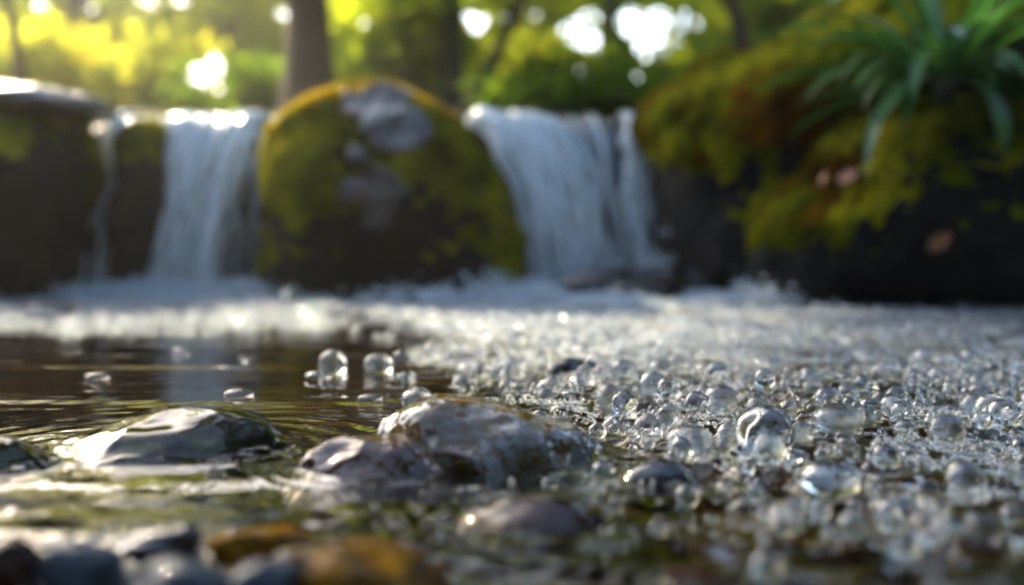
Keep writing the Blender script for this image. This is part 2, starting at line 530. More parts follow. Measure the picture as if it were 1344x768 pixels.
# -- left bank boulder
ol = [(-330, 420), (-330, 200), (-200, 130), (-60, 128), (40, 136), (88, 152), (114, 186), (122, 250), (114, 320), (112, 400), (60, 440), (-150, 440)]
D1 = 2.9
V, Fc = star_rock('b', ol, D1, 0.42, 7, 0.76, 0.055, 4.6, 12, centre=(-60, 280))
nv = vnormals(V, Fc); X, Y = pxz(V, D1)
mk = sstep(0.0, 0.35, fbm(V * 6, 5, 0.6, 14) + 0.12 - 0.4 * sstep(170, 330, Y))
boulder('mossy_boulder', 'dark mossy boulder left of the left waterfall under a shiny wet slab', V, Fc, M['dark_rock'], (at(-60, 385, D1)[0], D1, 0), mk * 0.9, 14000, 0.012)
ol = [(-120, 165), (-110, 140), (-40, 124), (30, 116), (85, 118), (128, 130), (150, 144), (130, 154), (40, 160), (-60, 166)]
V, Fc = star_rock('b', ol, 2.86, 0.24, 6, 0.8, 0.014, 7, 17, strata=0.006)
tag(link('wet_slab', make_mesh('wet_slab', rel(V, (-1.2, 2.86, 0.5)), Fc, M['slab']), loc=(-1.2, 2.86, 0.5)), 'shiny wet grey slab lying on top of the dark left boulder', 'rock')

# -- rock ledge the water falls over (one body of rock behind both falls)
ol = [(60, 430), (80, 200), (130, 168), (220, 163), (350, 160), (480, 158), (620, 156), (740, 158), (840, 165), (930, 180), (960, 300), (960, 430), (700, 450), (350, 450)]
V, Fc = star_rock('b', ol, 3.42, 0.36, 7, 0.5, 0.03, 4.2, 33, centre=(520, 300), strata=0.010)
nv = vnormals(V, Fc)
tag(link('rock_ledge', make_mesh('rock_ledge', rel(V, (-0.3, 3.42, 0)), Fc, M['dark_rock']), loc=(-0.3, 3.42, 0)), 'long dark wet rock ledge behind the two waterfalls', 'rock ledge')
# rib of rock between trickle and left fall
ol = [(168, 400), (170, 240), (174, 180), (190, 163), (215, 165), (230, 230), (222, 320), (215, 400), (180, 420)]
V, Fc = star_rock('b', ol, 3.02, 0.2, 6, 0.7, 0.02, 6, 41)
nv = vnormals(V, Fc); X, Y = pxz(V, 3.02)
mk = sstep(0.1, 0.6, nv[:, 2] + 0.3 * fbm(V * 8, 3, 0.5, 3)) * sstep(260, 170, Y)
boulder('rock_rib', 'narrow dark rock between the thin trickle and the left waterfall', V, Fc, M['dark_rock'], (at(185, 385, 3.02)[0], 3.02, 0), mk, 3000, 0.01, cat='rock')

# -- right boulders
D2 = 3.0
ol = [(855, 420), (850, 330), (838, 240), (830, 165), (850, 135), (905, 92), (960, 66), (1010, 46), (1060, 5), (1120, -40), (1250, -75), (1420, -80), (1560, 0), (1600, 200), (1600, 420), (1300, 450), (1000, 450)]
V, Fc = star_rock('b', ol, D2, 0.5, 7, 0.66, 0.05, 3.8, 52, centre=(1180, 220), fit=(0.97, 0.86))
nv = vnormals(V, Fc); X, Y = pxz(V, D2)
n1 = fbm(V * 5, 4, 0.55, 15)
n2 = fbm(V * 14, 4, 0.6, 19)
mk = np.maximum.reduce([sstep(0.0, 0.75, nv[:, 2] - 0.35 * nv[:, 0] + 0.35 * n1 + 0.3 * n2), sstep(0.0, 0.5, n1 + 0.5 * n2 - 0.10 - 0.5 * sstep(160, 340, Y)), sstep(0.35, 0.9, -nv[:, 0] + 0.5 * n2 + 0.3 * n1) * sstep(300, 180, Y)])
und = 1 - sstep(-25, 45, Y - (178 + 0.95 * np.clip(X - 830, 0, 400)) + 30 * n2)
mk = mk * und
sun_rust = sstep(0.1, 0.45, fbm(V * 7, 4, 0.6, 61) + 0.12 - sstep(200, 300, Y)) * sstep(1060, 960, X) * und
boulder('mossy_boulder', 'huge dark boulder with a bright mossy slope right of the right waterfall', V, Fc, M['dark_rock'], (at(1180, 385, D2)[0], D2, 0), mk, 26000, 0.016, sun_rust, gmat=M['rust_moss'])
D3 = 2.62
ol = [(975, 420), (962, 340), (972, 290), (1010, 240), (1055, 190), (1110, 150), (1180, 130), (1280, 125), (1420, 120), (1560, 160), (1620, 300), (1600, 420), (1300, 450)]
V, Fc = star_rock('b', ol, D3, 0.36, 7, 0.7, 0.045, 4.6, 71, centre=(1240, 290), fit=(0.98, 0.94))
nv = vnormals(V, Fc); X, Y = pxz(V, D3)
n1 = fbm(V * 5, 4, 0.55, 16)
n2 = fbm(V * 14, 4, 0.6, 20)
mk = np.maximum.reduce([sstep(0.1, 0.9, nv[:, 2] + 0.35 * n1 + 0.3 * n2), sstep(0.05, 0.55, n1 + 0.5 * n2 - 0.12 - 0.6 * sstep(200, 360, Y)), sstep(0.2, 0.7, -nv[:, 0] + 0.3 * n2) * sstep(345, 280, Y)])
sun_rust = sstep(0.1, 0.45, nv[:, 2] - 0.7 * nv[:, 0] - 0.3 + 0.9 * fbm(V * 8, 4, 0.6, 66)) * sstep(1180, 1060, X) * sstep(330, 250, Y)
boulder('mossy_boulder', 'dark front boulder at right with rusty golden moss, carrying the green leafy plant', V, Fc, M['dark_rock'], (at(1240, 385, D3)[0], D3, 0), mk, 16000, 0.014, sun_rust, gmat=M['rust_moss'])
BV_D = BVHTree.FromPolygons([Vector(v) for v in V], [tuple(f) for f in Fc])

# -- pebble-like stones
STONES = []
def stone(label, px0, px1, pytop, pybase, mat, seed, depth=1.0, sink=0.6, name='stone', amp=0.14, sub=6, cat='stone', flat=0.75):
    """stone standing in the water: its front water line is at photo row PYBASE, its top at PYTOP"""
    df = CH * F / (pybase - HZ)
    w = (px1 - px0) / F * df
    d = df + w * depth * 0.5
    w = (px1 - px0) / F * d
    hx, hy = w / 2, w * depth / 2
    zt = max(CH + (HZ - pytop) / F * (d + hy * 0.15), 0.004)
    x = ((px0 + px1) / 2 - 672) / F * d
    D, f = ico(sub)
    hz = zt * (1 + sink) / 1.6 * 1.0
    zc = zt - hz
    n = 1.5 * fbm(D * 1.15, 2, 0.45, seed) + 0.30 * (1 - 2 * np.abs(fbm(D * 1.9, 3, 0.42, seed + 3))) + 0.05 * fbm(D * 9, 3, 0.5, seed + 4) - 0.05
    r = 1 + amp * n * 1.5
    Dz = np.sign(D[:, 2]) * np.abs(D[:, 2]) ** flat
    V = np.stack([D[:, 0] * hx * r, D[:, 1] * hy * r, Dz * hz * (1 + amp * 1.1 * n) * (1 + 0.18 * D[:, 0] * (1 if seed % 2 else -1))], 1)
    V = V + np.array([x, d, zc])
    o = tag(link(name, make_mesh(name, rel(V, (x, d, 0)), f, mat), loc=(x, d, 0)), label, cat)
    b = BVHTree.FromPolygons([Vector(v) for v in V], [tuple(q) for q in f.tolist()])
    STONES.append((x, d, hx * 1.25, hy * 1.25, b))
    return o
FG = {}
FG['main'] = stone('largest wet foreground stone, pale with painted sky sheen and brown blotches, centre of the stream', 486, 800, 523, 616, M['sky_sheen_stone'], 4, 0.85, 1.7, amp=0.14, sub=7, flat=0.8)
FG['small'] = stone('brown streaked wet stone touching the left end of the pale central stone', 380, 590, 572, 634, M['brown_stone'], 9, 0.75, 2.2, amp=0.12, sub=7, flat=1.0)
FG['left'] = stone('greenish wet stone at the left with water sheeting over it', 25, 385, 540, 612, M['green_stone'], 15, 0.75, 2.2, amp=0.13, sub=7, flat=1.0)
FG['edge'] = stone('half submerged grey stone cut off by the left picture edge', -110, 60, 574, 628, M['green_stone'], 19, 0.8, 2.2, amp=0.12, flat=1.0)
FG['right'] = stone('small dark stone with a pale rim among the bubbles right of the pale stone', 808, 914, 602, 630, M['black_stone'], 23, 0.8, 2.2, amp=0.08, flat=1.0)
FG['flat'] = stone('flat rusty stone just below the water in front of the pale stone', 600, 780, 650, 692, M['rust_stone'], 27, 0.8, 2.2, amp=0.08, flat=1.0)
FG['low1'] = stone('brown pebble in the bottom left picture corner', -40, 55, 706, 772, M['rust_stone'], 31, 0.9, 1.2)
FG['low2'] = stone('blue grey pebble beside the brown corner pebble', 48, 160, 708, 775, M['blue_stone'], 32, 0.9, 1.2)
FG['low3'] = stone('black pebble behind the blue grey pebbles at bottom left', 150, 262, 690, 730, M['black_stone'], 33, 0.8, 1.2)
FG['low4'] = stone('large blue grey pebble left of the ochre stones', 165, 320, 735, 800, M['blue_stone'], 34, 0.8, 1.2)
FG['low5'] = stone('ochre stone coated in orange algae, behind the other ochre one', 262, 405, 688, 735, M['ochre_stone'], 35, 0.7, 1.3)
FG['low6'] = stone('ochre and brown stone nearest the camera at bottom centre', 370, 600, 716, 800, M['ochre_stone'], 36, 0.6, 1.3)
FG['low7'] = stone('grey pebble wedged between the two ochre stones', 300, 396, 738, 800, M['blue_stone'], 37, 0.8, 1.2)
FG['low8'] = stone('dark rust pebble under the water at bottom right of centre', 870, 960, 744, 775, M['rust_stone'], 38, 0.8, 1.2)
stone('black stone poking up amid the bubbles behind the pale stone', 716, 786, 468, 494, M['black_stone'], 42, 0.8, 1.2)
stone('rounded dark rock with a lit brown end in the foam under the right waterfall', 735, 945, 357, 397, M['black_stone'], 45, 0.45, 1.0, amp=0.2, name='rock', cat='rock')
stone('dark wet rock at the water edge near the right picture border', 1290, 1400, 355, 384, M['black_stone'], 46, 0.7, 1.2, name='rock', cat='rock')
stone('dark wet stone leftmost below the left boulder', -30, 62, 338, 392, M['blue_stone'], 47, 0.7, 1.2, amp=0.2, name='rock', cat='rock')
stone('dark wet stone below the thin trickle', 60, 150, 336, 390, M['blue_stone'], 48, 0.7, 1.2, amp=0.2, name='rock', cat='rock')
stone('flat grey stone in the foam at far left', -20, 110, 398, 412, M['black_stone'], 49, 0.5, 1.2, name='rock', cat='rock')

# ------------------------------------------------------------------ terrain and water
def axis(segs):
    out = [segs[0][0]]
    for a, b, s in segs:
        n = max(1, int(round((b - a) / s)))
        out += list(np.linspace(a, b, n + 1)[1:])
    return np.array(out)

def grid_faces(nx, ny):
    i = np.arange(ny - 1)[:, None] * nx
    j = np.arange(nx - 1)[None]
    return np.stack([i + j, i + j + 1, i + nx + j + 1, i + nx + j], -1).reshape(-1, 4)

tx = axis([(-120, -20, 10), (-20, -4, 1), (-4, 4, 0.12), (4, 20, 1), (20, 120, 10)])
ty = axis([(-40, -4, 4), (-4, 8, 0.12), (8, 30, 1), (30, 250, 10)])
GX, GY = np.meshgrid(tx, ty)
def ground_z(x, y):
    step = sstep(3.25, 3.6, y)
    bed = -0.075 + 0.47 * step
    bank = sstep(1.9, 3.6, np.abs(x)) * (0.75 - 0.3 * step)
    up = 0.50 * sstep(4.4, 6.2, y) + 0.055 * np.clip(y - 6.2, 0, 40)
    z = bed + bank * (1 - sstep(4.4, 6.2, y)) + up
    P = np.stack([x.ravel(), y.ravel(), np.zeros(x.size)], 1)
    n = fbm(P * 1.2, 4, 0.5, 3).reshape(x.shape)
    return z + n * (0.012 + 0.10 * np.clip(sstep(4.4, 6.2, y) + sstep(1.9, 3.0, np.abs(x)), 0, 1))
GZ = ground_z(GX, GY)
gm = make_mesh('ground', np.stack([GX.ravel(), GY.ravel(), GZ.ravel()], 1), grid_faces(len(tx), len(ty)), M['ground'])
tag(link('ground', gm), kind='structure')
bx = axis([(-1.9, 1.9, 0.025)]); by = axis([(-1.5, 3.2, 0.025)])
BX, BY = np.meshgrid(bx, by)
P = np.stack([BX.ravel(), BY.ravel(), np.zeros(BX.size)], 1)
BZ = -0.045 + 0.012 * fbm(P * 9, 4, 0.5, 77)
tag(link('stream_bed', make_mesh('stream_bed', np.stack([P[:, 0], P[:, 1], BZ], 1), grid_faces(len(bx), len(by)), M['bed'])), kind='structure')

wx = axis([(-2.1, -0.7, 0.012), (-0.7, -0.4, 0.004), (-0.4, 0.45, 0.0018), (0.45, 0.8, 0.004), (0.8, 2.1, 0.012)])
wy = axis([(-1.5, 0.2, 0.02), (0.2, 0.36, 0.004), (0.36, 1.15, 0.0019), (1.15, 1.8, 0.004), (1.8, 3.3, 0.008)])
WX, WY = np.meshgrid(wx, wy)
P = np.stack([WX.ravel(), WY.ravel(), np.zeros(WX.size)], 1)
xs, ys = P[:, 0], P[:, 1]
def turb_mask(x, y):
    e = 0.15 - 0.2 * y
    n = fbm(np.stack([x * 7, y * 7, 0 * x], 1), 3, 0.5, 5) * 0.09
    return sstep(-0.03, 0.06, x - e + n)
TM = turb_mask(xs, ys)
near = 1 - sstep(0.50, 0.64, ys)
calm = (1 - TM) * (1 - near)
h = calm * 0.0008 * fbm(P * np.array([6, 48, 1]), 3, 0.45, 1)
h += calm * 0.0019 * fbm(P * np.array([2.5, 15, 1]), 2, 0.5, 2)
sw = np.hypot((xs + 0.19), (ys - 0.66))
h += calm * 0.0007 * np.sin(sw * 2 * np.pi / 0.024 + 2 * fbm(P * 12, 2, 0.5, 9)) * np.exp(-np.clip(sw - 0.07, 0, 9) / 0.10)
h += TM * (0.0075 * (1 - 2 * np.abs(fbm(P * 30, 3, 0.5, 3))) * (0.4 + 0.9 * np.clip(fbm(P * 8, 2, 0.5, 23) + 0.3, 0, 1)) + 0.007 * fbm(P * 9, 2, 0.5, 13) - 0.002)
h += TM * near * 0.004 * fbm(P * 30, 3, 0.55, 33)
h += near * (0.0058 * fbm(P * np.array([12, 26, 1]), 4, 0.5, 6))
fallf = sstep(2.0, 2.7, ys) * np.exp(-((xs - 0.32) / 0.42) ** 2)
h += fallf * (0.012 + 0.03 * fbm(P * np.array([9, 9, 1]), 4, 0.55, 15))
h += 0.05 * np.exp(-((xs - 0.5) / 0.12) ** 2 - ((ys - 2.88) / 0.09) ** 2) * (0.6 + 0.8 * fbm(P * 16, 3, 0.5, 51))
h += sstep(2.3, 2.8, ys) * np.exp(-((xs + 0.8) / 0.5) ** 2) * (0.010 + 0.02 * fbm(P * 14, 4, 0.55, 18))
H = h.reshape(WX.shape)
# water heaps up over the stones and slides off them
cover = np.full(WX.shape, -1.0)
for (x, y, hx, hy, b) in STONES:
    if y > 1.0: continue
    jj = np.where(np.abs(wx - x) < hx)[0]; ii = np.where(np.abs(wy - y) < hy)[0]
    for i in ii:
        for j in jj:
            hit = b.ray_cast(Vector((wx[j], wy[i], 0.2)), Vector((0, 0, -1)))
            if hit[0] is not None:
                cover[i, j] = hit[0].z
def blur(A, s):
    k = np.exp(-0.5 * (np.arange(-3 * s, 3 * s + 1) / s) ** 2); k /= k.sum()
    A = np.apply_along_axis(lambda v: np.convolve(np.pad(v, 3 * s, mode='edge'), k, 'valid'), 0, A)
    return np.apply_along_axis(lambda v: np.convolve(np.pad(v, 3 * s, mode='edge'), k, 'valid'), 1, A)
film = np.zeros_like(H)
for key, amt in [('left', 1.0), ('edge', 1.0), ('flat', 1.0)] + [(k, 0.6) for k in FG if k in ('low8',)] + [('small', 0.5)]:
    o = FG[key]; x, y = o.location.x, o.location.y
    hx, hy = o.dimensions.x / 2, o.dimensions.y / 2
    film = np.maximum(film, amt * (1 - sstep(0.9, 1.25, np.hypot((WX - x) / hx, (WY - y) / hy))))
filmn = fbm(P * np.array([16, 22, 1]), 3, 0.5, 44).reshape(H.shape)
wet = np.maximum(H, np.where(cover > 0, cover, -1) * np.where(film > 0, 1, 0.0))
drap = blur(wet, 5)
drap = np.maximum(drap + film * (0.005 * (0.25 + filmn) + 0.0024 * fbm(P * np.array([42, 60, 1]), 3, 0.5, 46).reshape(H.shape)), np.where(film > 0.5, cover + 0.0012, -1))
cup = blur(np.maximum(H, np.clip(cover, -1, 0.004)), 4)
H = np.where(film > 0.001, H * (1 - film) + drap * film, np.maximum(H, cup * (cover > -0.5) + H * (cover <= -0.5)))
for o in FG.values():
    x, y = o.location.x, o.location.y
    hx, hy = o.dimensions.x / 2, o.dimensions.y / 2
    q = np.hypot((WX - x) / hx, (WY - y) / hy) + 0.16 * filmn
    dd = (q - 0.95) * hx
    H = H + 0.0011 * np.sin(dd * 2 * np.pi / 0.0125) * sstep(-0.004, 0.004, dd) * np.exp(-np.clip(dd, 0, 1) / 0.018) * (cover < 0.002)
H = np.maximum(H, blur(H, 2))
foam = np.clip(np.maximum.reduce([fallf.reshape(H.shape) * 1.3,
    TM.reshape(H.shape) * 0.55 * sstep(0.9, 1.9, WY) * sstep(1.1, 0.5, WX / np.maximum(WY, 0.1) * 1.6),
    0.9 * sstep(2.2, 2.75, WY) * np.exp(-((WX + 0.85) / 0.5) ** 2)]), 0, 1)
tag(link('stream_water', make_mesh('stream_water', np.stack([xs, ys, H.ravel()], 1), grid_faces(len(wx), len(wy)), M['water'], attrs={'foam': foam.ravel()})), kind='structure')
ux = axis([(-1.9, 1.9, 0.03)]); uy = axis([(3.5, 5.2, 0.03)])
UX, UY = np.meshgrid(ux, uy)
P2 = np.stack([UX.ravel(), UY.ravel(), 0 * UX.ravel()], 1)
UZ = 0.492 + 0.008 * fbm(P2 * 8, 3, 0.5, 5)
tag(link('upper_stream_water', make_mesh('upper_stream_water', np.stack([P2[:, 0], P2[:, 1], UZ], 1), grid_faces(len(ux), len(uy)), M['water'], attrs={'foam': 0 * UZ})), kind='structure')

# ------------------------------------------------------------------ waterfalls
def waterfall(label, lanes, n, seed, name='waterfall'):
    """lanes: (top x px, bottom x px, width px top, width px bottom, whiteness, weight); strands of water slide over the lip and fall"""
    r = np.random.default_rng(seed)
    parts, wh = [], []
    wts = np.array([l[5] for l in lanes], float); wts /= wts.sum()
    for k in range(n):
        x0, x1, w0, w1, wt, _ = lanes[r.choice(len(lanes), p=wts)]
        c_ = int(r.integers(0, 5)); u = np.clip((c_ - 2) * 0.42 + r.normal(0, 0.11), -1.05, 1.05)
        xa, xb = x0 + u * w0 / 2, x1 + u * w1 / 2 + r.normal(0, 4)
        dl = 3.14 + r.normal(0, 0.015)
        t = np.linspace(-0.35, 1, 34)
        tt = np.clip(t, 0, 1)
        A = (xa - 672) / F * 3.14; B = (xb - 672) / F * 2.92
        ztop = 0.505 + r.normal(0, 0.006)
        yy = np.where(t < 0, dl - t * 1.2, dl - 0.24 * tt ** 0.8 + r.normal(0, 0.01) * tt)
        zz = np.where(t < 0, ztop, ztop * (1 - tt ** 1.75) + 0.004 - 0.01)
        xx = A + (B - A) * tt ** 0.85
        wob = fbm(np.stack([t * 5, np.full_like(t, k * 1.7), 0 * t], 1), 3, 0.5, seed)
        cw = fbm(np.stack([t * 2.6, np.full_like(t, c_ * 7.3 + x0 * 0.13), 0 * t], 1), 2, 0.5, seed + 3)
        xx = xx + wob * (0.006 + 0.03 * tt) + cw * 0.07 * tt
        yy = yy + wob[::-1] * 0.012 * tt
        t0, t1 = (0.0, 1.0) if r.random() < 0.55 else sorted(r.uniform(0, 1, 2))
        if t1 - t0 < 0.2: t1 = min(1, t0 + 0.3)
        m = (t >= (t0 - 0.4 if t0 < 0.05 else t0)) & (t <= t1)
        if m.sum() < 5: continue
        wdt = r.lognormal(math.log(0.0040), 0.6)
        s = np.linspace(0, 1, m.sum())
        rad = wdt * (0.25 + np.sin(np.pi * np.clip(s, 0.06, 0.96)) ** 0.6)
        path = np.stack([xx[m], yy[m], zz[m]], 1)
        tv, tf = tube(path, rad, 6)
        parts.append((tv, tf))
        wh.append(np.full(len(tv), np.clip(wt * r.uniform(0.4, 1.5), 0, 1)) * np.repeat(0.55 + 0.45 * sstep(0.0, 0.35, tt[m]), 6))
    return parts, wh

def sheet(topl, topr, botl, botr, white, seed, nu=90, nv=80):
    """the continuous skin of water under the strands"""
    u, v = np.meshgrid(np.linspace(0, 1, nu), np.linspace(-0.35, 1, nv))
    u, v = u.ravel(), v.ravel()
    t = np.clip(v, 0, 1)
    A = ((topl + (topr - topl) * u) - 672) / F * 3.14
    B = ((botl + (botr - botl) * u) - 672) / F * 2.94
    st = fbm(np.stack([u * 16, v * 1.2, 0 * u], 1), 4, 0.6, seed)
    x = A + (B - A) * t ** 0.85
    y = np.where(v < 0, 3.16 - v * 1.4, 3.16 - 0.22 * t ** 0.8) + 0.02 * st * t
    z = np.where(v < 0, 0.498, 0.498 * (1 - t ** 1.75) - 0.01) + 0.006 * st
    w = np.clip(white * np.clip(0.15 + 2.6 * st, 0, 1.2) * sstep(-0.3, 0.3, v + 0.2), 0, 1)
    edge = sstep(0, 0.08, u + 0.04 * st) * sstep(0, 0.08, 1 - u + 0.04 * st)
    return np.stack([x, y, z], 1), grid_faces(nu, nv), w * edge

def build_fall(label, lanes, n, seed, sheets):
    parts, wh = waterfall(label, lanes, n, seed)
    V, f = merge(parts); w = np.concatenate(wh)
    sp = [sheet(*s) for s in sheets]
    SV, SF = merge([(a, b) for a, b, c in sp]); SW = np.concatenate([c for a, b, c in sp])
    base = np.array([V[:, 0].mean(), 3.0, 0.0])
    o = tag(link('waterfall', make_mesh('waterfall', rel(SV, base), SF, M['fall'], attrs={'white': SW}), loc=base), label, 'waterfall')
    link('water_strands', make_mesh('water_strands', rel(V, base), f, M['fall'], attrs={'white': w}), o)
    return o
build_fall('right waterfall pouring over the ledge between the mossy boulder and the huge boulder',
    [(645, 735, 64, 60, 1.0, 6), (690, 785, 60, 60, 0.95, 3), (775, 815, 100, 90, 0.3, 0.7), (825, 850, 18, 26, 0.9, 0.9)], 320, 5,
    [(606, 838, 700, 845, 0.10, 3), (612, 725, 708, 785, 0.8, 9)])
build_fall('left waterfall spreading in white strands left of the mossy boulder',
    [(340, 255, 22, 70, 1.0, 2.6), (272, 238, 44, 50, 1.0, 3), (250, 208, 22, 22, 0.9, 1), (310, 335, 60, 70, 0.3, 0.6)], 210, 6,
    [(190, 352, 192, 372, 0.08, 4), (240, 345, 205, 310, 0.35, 8)])
parts, wh = waterfall('t', [(158, 134, 14, 18, 0.85, 1), (190, 160, 70, 20, 0.4, 0.4)], 40, 8)
V, f = merge(parts); base = np.array([V[:, 0].mean(), 3.0, 0])
tag(link('water_trickle', make_mesh('water_trickle', rel(V, base), f, M['fall'], attrs={'white': np.concatenate(wh)}), loc=base), 'thin faint trickle of water falling left of the left waterfall', 'waterfall')

# ------------------------------------------------------------------ bubbles and foam
BVW = BVHTree.FromPolygons([Vector((xs[i], ys[i], 0)) for i in (0, 1, len(wx))], [(0, 1, 2)])
def water_z(x, y):
    i = np.clip(np.searchsorted(wy, y), 0, len(wy) - 1); j = np.clip(np.searchsorted(wx, x), 0, len(wx) - 1)
    return H[i, j]
def cover_z(x, y):
    i = np.clip(np.searchsorted(wy, y), 0, len(wy) - 1); j = np.clip(np.searchsorted(wx, x), 0, len(wx) - 1)
    return cover[i, j]
def bead_mesh(name, P, Rr, sub, mat, squash=0.0, seed=1):
    D, f = ico(sub)
    r = np.random.default_rng(seed)
    n = len(P)
    sc = Rr[:, None] * (1 + r.uniform(-squash, squash, (n, 3)))
    V = P[:, None] + D[None] * sc[:, None]
    Fc = (np.arange(n)[:, None, None] * len(D) + f[None]).reshape(-1, 3)
    return make_mesh(name, V.reshape(-1, 3), Fc, mat)

pts = []
n = 170000
cx = rng.uniform(-0.45, 1.25, n); cy = 0.36 + 1.96 * rng.random(n) ** 0.8
tm = turb_mask(cx, cy - 0.03)
dn = fbm(np.stack([cx * 6, cy * 6, 0 * cx], 1), 3, 0.5, 91)
px = 672 + cx / cy * F
dens = tm * np.clip(0.62 + 1.3 * dn, 0.04, 1) * sstep(0.36, 0.55, cy) * (1 - 0.55 * sstep(1.6, 2.2, cy)) * (1 - 0.95 * sstep(1020, 1250, px) * sstep(1.1, 1.7, cy))
dens *= np.abs(px - 672) < 850
keep = rng.random(n) < dens * np.where(cy < 1.15, 0.26, 0.32)
cx, cy = cx[keep], cy[keep]
rad = np.clip(rng.lognormal(math.log(0.0028), 0.55, len(cx)), 0.0011, 0.0115)
ok = cover_z(cx, cy) < 0.0
cx, cy, rad = cx[ok], cy[ok], rad[ok]
heap = np.clip(fbm(np.stack([cx * 11, cy * 11, 0 * cx], 1), 3, 0.5, 17), 0, 1)
cz = water_z(cx, cy) + rad * rng.uniform(-0.4, 0.5, len(cx)) + heap * 0.014 * rng.random(len(cx)) ** 2
order = np.argsort(-rad / cy)
NI = 250
big, rest = order[:NI], order[NI:]
print('foam beads', len(order))
P = np.stack([cx, cy, cz], 1)
nearsel = rest[cy[rest] < 1.15]; farsel = rest[cy[rest] >= 1.15]
f1 = bead_mesh('a', P[nearsel], rad[nearsel], 3, M['foam_clear'], 0.2)
f1.materials.append(M['film'])
f1.polygons.foreach_set('material_index', np.repeat((rng.random(len(nearsel)) < 0.7).astype(np.int32), len(ico(3)[1])))
tag(link('bubble_foam', f1), 'mass of small glassy bubbles covering the right side of the stream', 'foam', kind='stuff')
f2 = bead_mesh('b', P[farsel], rad[farsel] * 1.1, 2, M['foam'], 0.2)
f2.materials.append(M['film'])
f2.polygons.foreach_set('material_index', np.repeat((rng.random(len(farsel)) < 0.35).astype(np.int32), len(ico(2)[1])))
tag(link('distant_foam', f2), 'pale bubbly foam below the right waterfall', 'foam', kind='stuff')

n = 34000
qx = rng.uniform(-0.3, 0.85, n); qy = rng.uniform(0.5, 1.5, n)
qk = fbm(np.stack([qx * 16, qy * 16, 0 * qx], 1), 3, 0.55, 29)
k = (rng.random(n) < turb_mask(qx, qy - 0.03) * sstep(0.02, 0.4, qk)) & (cover_z(qx, qy) < 0) & (np.abs(qx / qy) < 0.6)
qx, qy, qk = qx[k], qy[k], qk[k]
qr = rng.uniform(0.0005, 0.0016, len(qx))
print('froth', len(qx))
tag(link('froth', bead_mesh('froth', np.stack([qx, qy, water_z(qx, qy) + qr * 0.3 + np.clip(qk, 0, 1) * 0.003 * rng.random(len(qx))], 1), qr, 2, M['foam'], 0.2, 8)), 'fine white froth between the bubbles', 'foam', kind='stuff')

def dome_mesh(name, mat, seed, bumpy=0.03, sub=4):
    D, f = ico(sub)
    V = D * (1 + bumpy * fbm(D * 1.6, 3, 0.5, seed))[:, None]
    return make_mesh(name, V, f, mat)
BM = [dome_mesh('bubble', M['bubble'], s, 0.05) for s in (1, 2)] + [dome_mesh('bubble', M['film'], 3, 0.06)] + [dome_mesh('bubble', M['bubble_rough'], s, 0.12) for s in (4, 5)]
for k in big:
    o = link('bubble', BM[(0, 1, 2, 2, 2, 3, 4)[int(rng.integers(0, 7))]], loc=tuple(P[k]))
    s = rad[k] * 1.12
    o.scale = tuple(s * rng.uniform(0.88, 1.12, 3))
    o.rotation_euler = tuple(rng.uniform(0, 6.28, 3))
    zone = 'nearest the camera' if cy[k] < 0.62 else ('around the small dark stone' if cy[k] < 0.78 and cx[k] < 0.2 else ('in the sharp middle of the foam' if cy[k] < 1.0 else 'far out in the blurred foam'))
    tag(o, 'clear glassy bubble ' + zone, 'bubble', 'clear bubbles ' + zone)

def solo(label, px, py, wpx, kind=0, sx=1.0, sz=1.0, group=None, rise=0.55, dz=0.0):
    d = CH * F / (py - HZ)
    r = wpx / 2 / F * d
    x = (px - 672) / F * d
    z = max(float(water_z(np.array([x]), np.array([d]))[0]), 0) + r * sz * rise + dz
    o = link('bubble', BM[kind], loc=(x, d, z))
    o.scale = (r * sx, r, r * sz)
    return tag(o, label, 'bubble', group)
solo('round clear bubble doubled by its reflection on the calm brown water', 437, 487, 36, 0)
solo('low wide bubble just right of the round clear one on calm water', 497, 486, 38, 0, 1, 0.75)
solo('small bubble touching the low wide bubble on its right', 528, 478, 24, 2)
solo('small dome bubble on calm brown water left of the frosted bubble', 533, 501, 26, 0, 1, 0.6)
solo('frosted round bubble resting against the back of the pale stone', 548, 534, 42, 4, 1, 0.8)
solo('small frosted dome right behind the frosted round bubble', 590, 528, 30, 3, 1, 0.5)
solo('clear bubble with a reflection left of the black stone', 614, 500, 28, 2)
solo('flat oval bubble on calm water below the round clear bubble', 418, 497, 36, 2, 1, 0.4)
solo('flat oval bubble in front of the left greenish stone', 314, 522, 40, 2, 1, 0.4)
solo('flat oval bubble farthest left on the calm brown water', 128, 498, 32, 2, 1, 0.4)
solo('flat oval bubble between the round clear bubble and frosted bubble', 486, 527, 34, 2, 1, 0.4)
solo('tiny bubble on calm water far left behind the flat oval ones', 238, 466, 22, 2, 1, 0.5)
solo('tiny round bubble left one of a close pair on calm water', 318, 476, 10, 1)
solo('tiny round bubble right one of a close pair on calm water', 331, 476, 10, 2)
solo('tall egg shaped bubble standing beside the black stone', 781, 503, 36, 2, 0.9, 1.15)
solo('bright clear ball bubble right of the pale stone', 820, 541, 36, 0, 1, 1)
solo('tilted egg shaped bubble standing above the foam centre', 946, 520, 30, 2, 0.9, 1.2)
solo('small round bubble with dark ring high in the foam centre', 1004, 522, 28, 1, dz=0.006)
solo('largest clear bubble in the foam, right of the small dark stone', 1003, 590, 78, 0, 1, 0.9)
solo('round bubble left of the tilted egg shaped bubble', 878, 530, 34, 1)
solo('round bubble with dark ring near the right border', 1177, 530, 30, 0)
solo('clear dome bubble at the right picture border', 1318, 558, 46, 1, 1, 0.9)
solo('large glassy lump bubble in the blurred right foreground', 1090, 640, 80, 1, 1, 0.6)
solo('wide dome bubble left of the largest clear bubble', 905, 590, 62, 3, 1, 0.7)
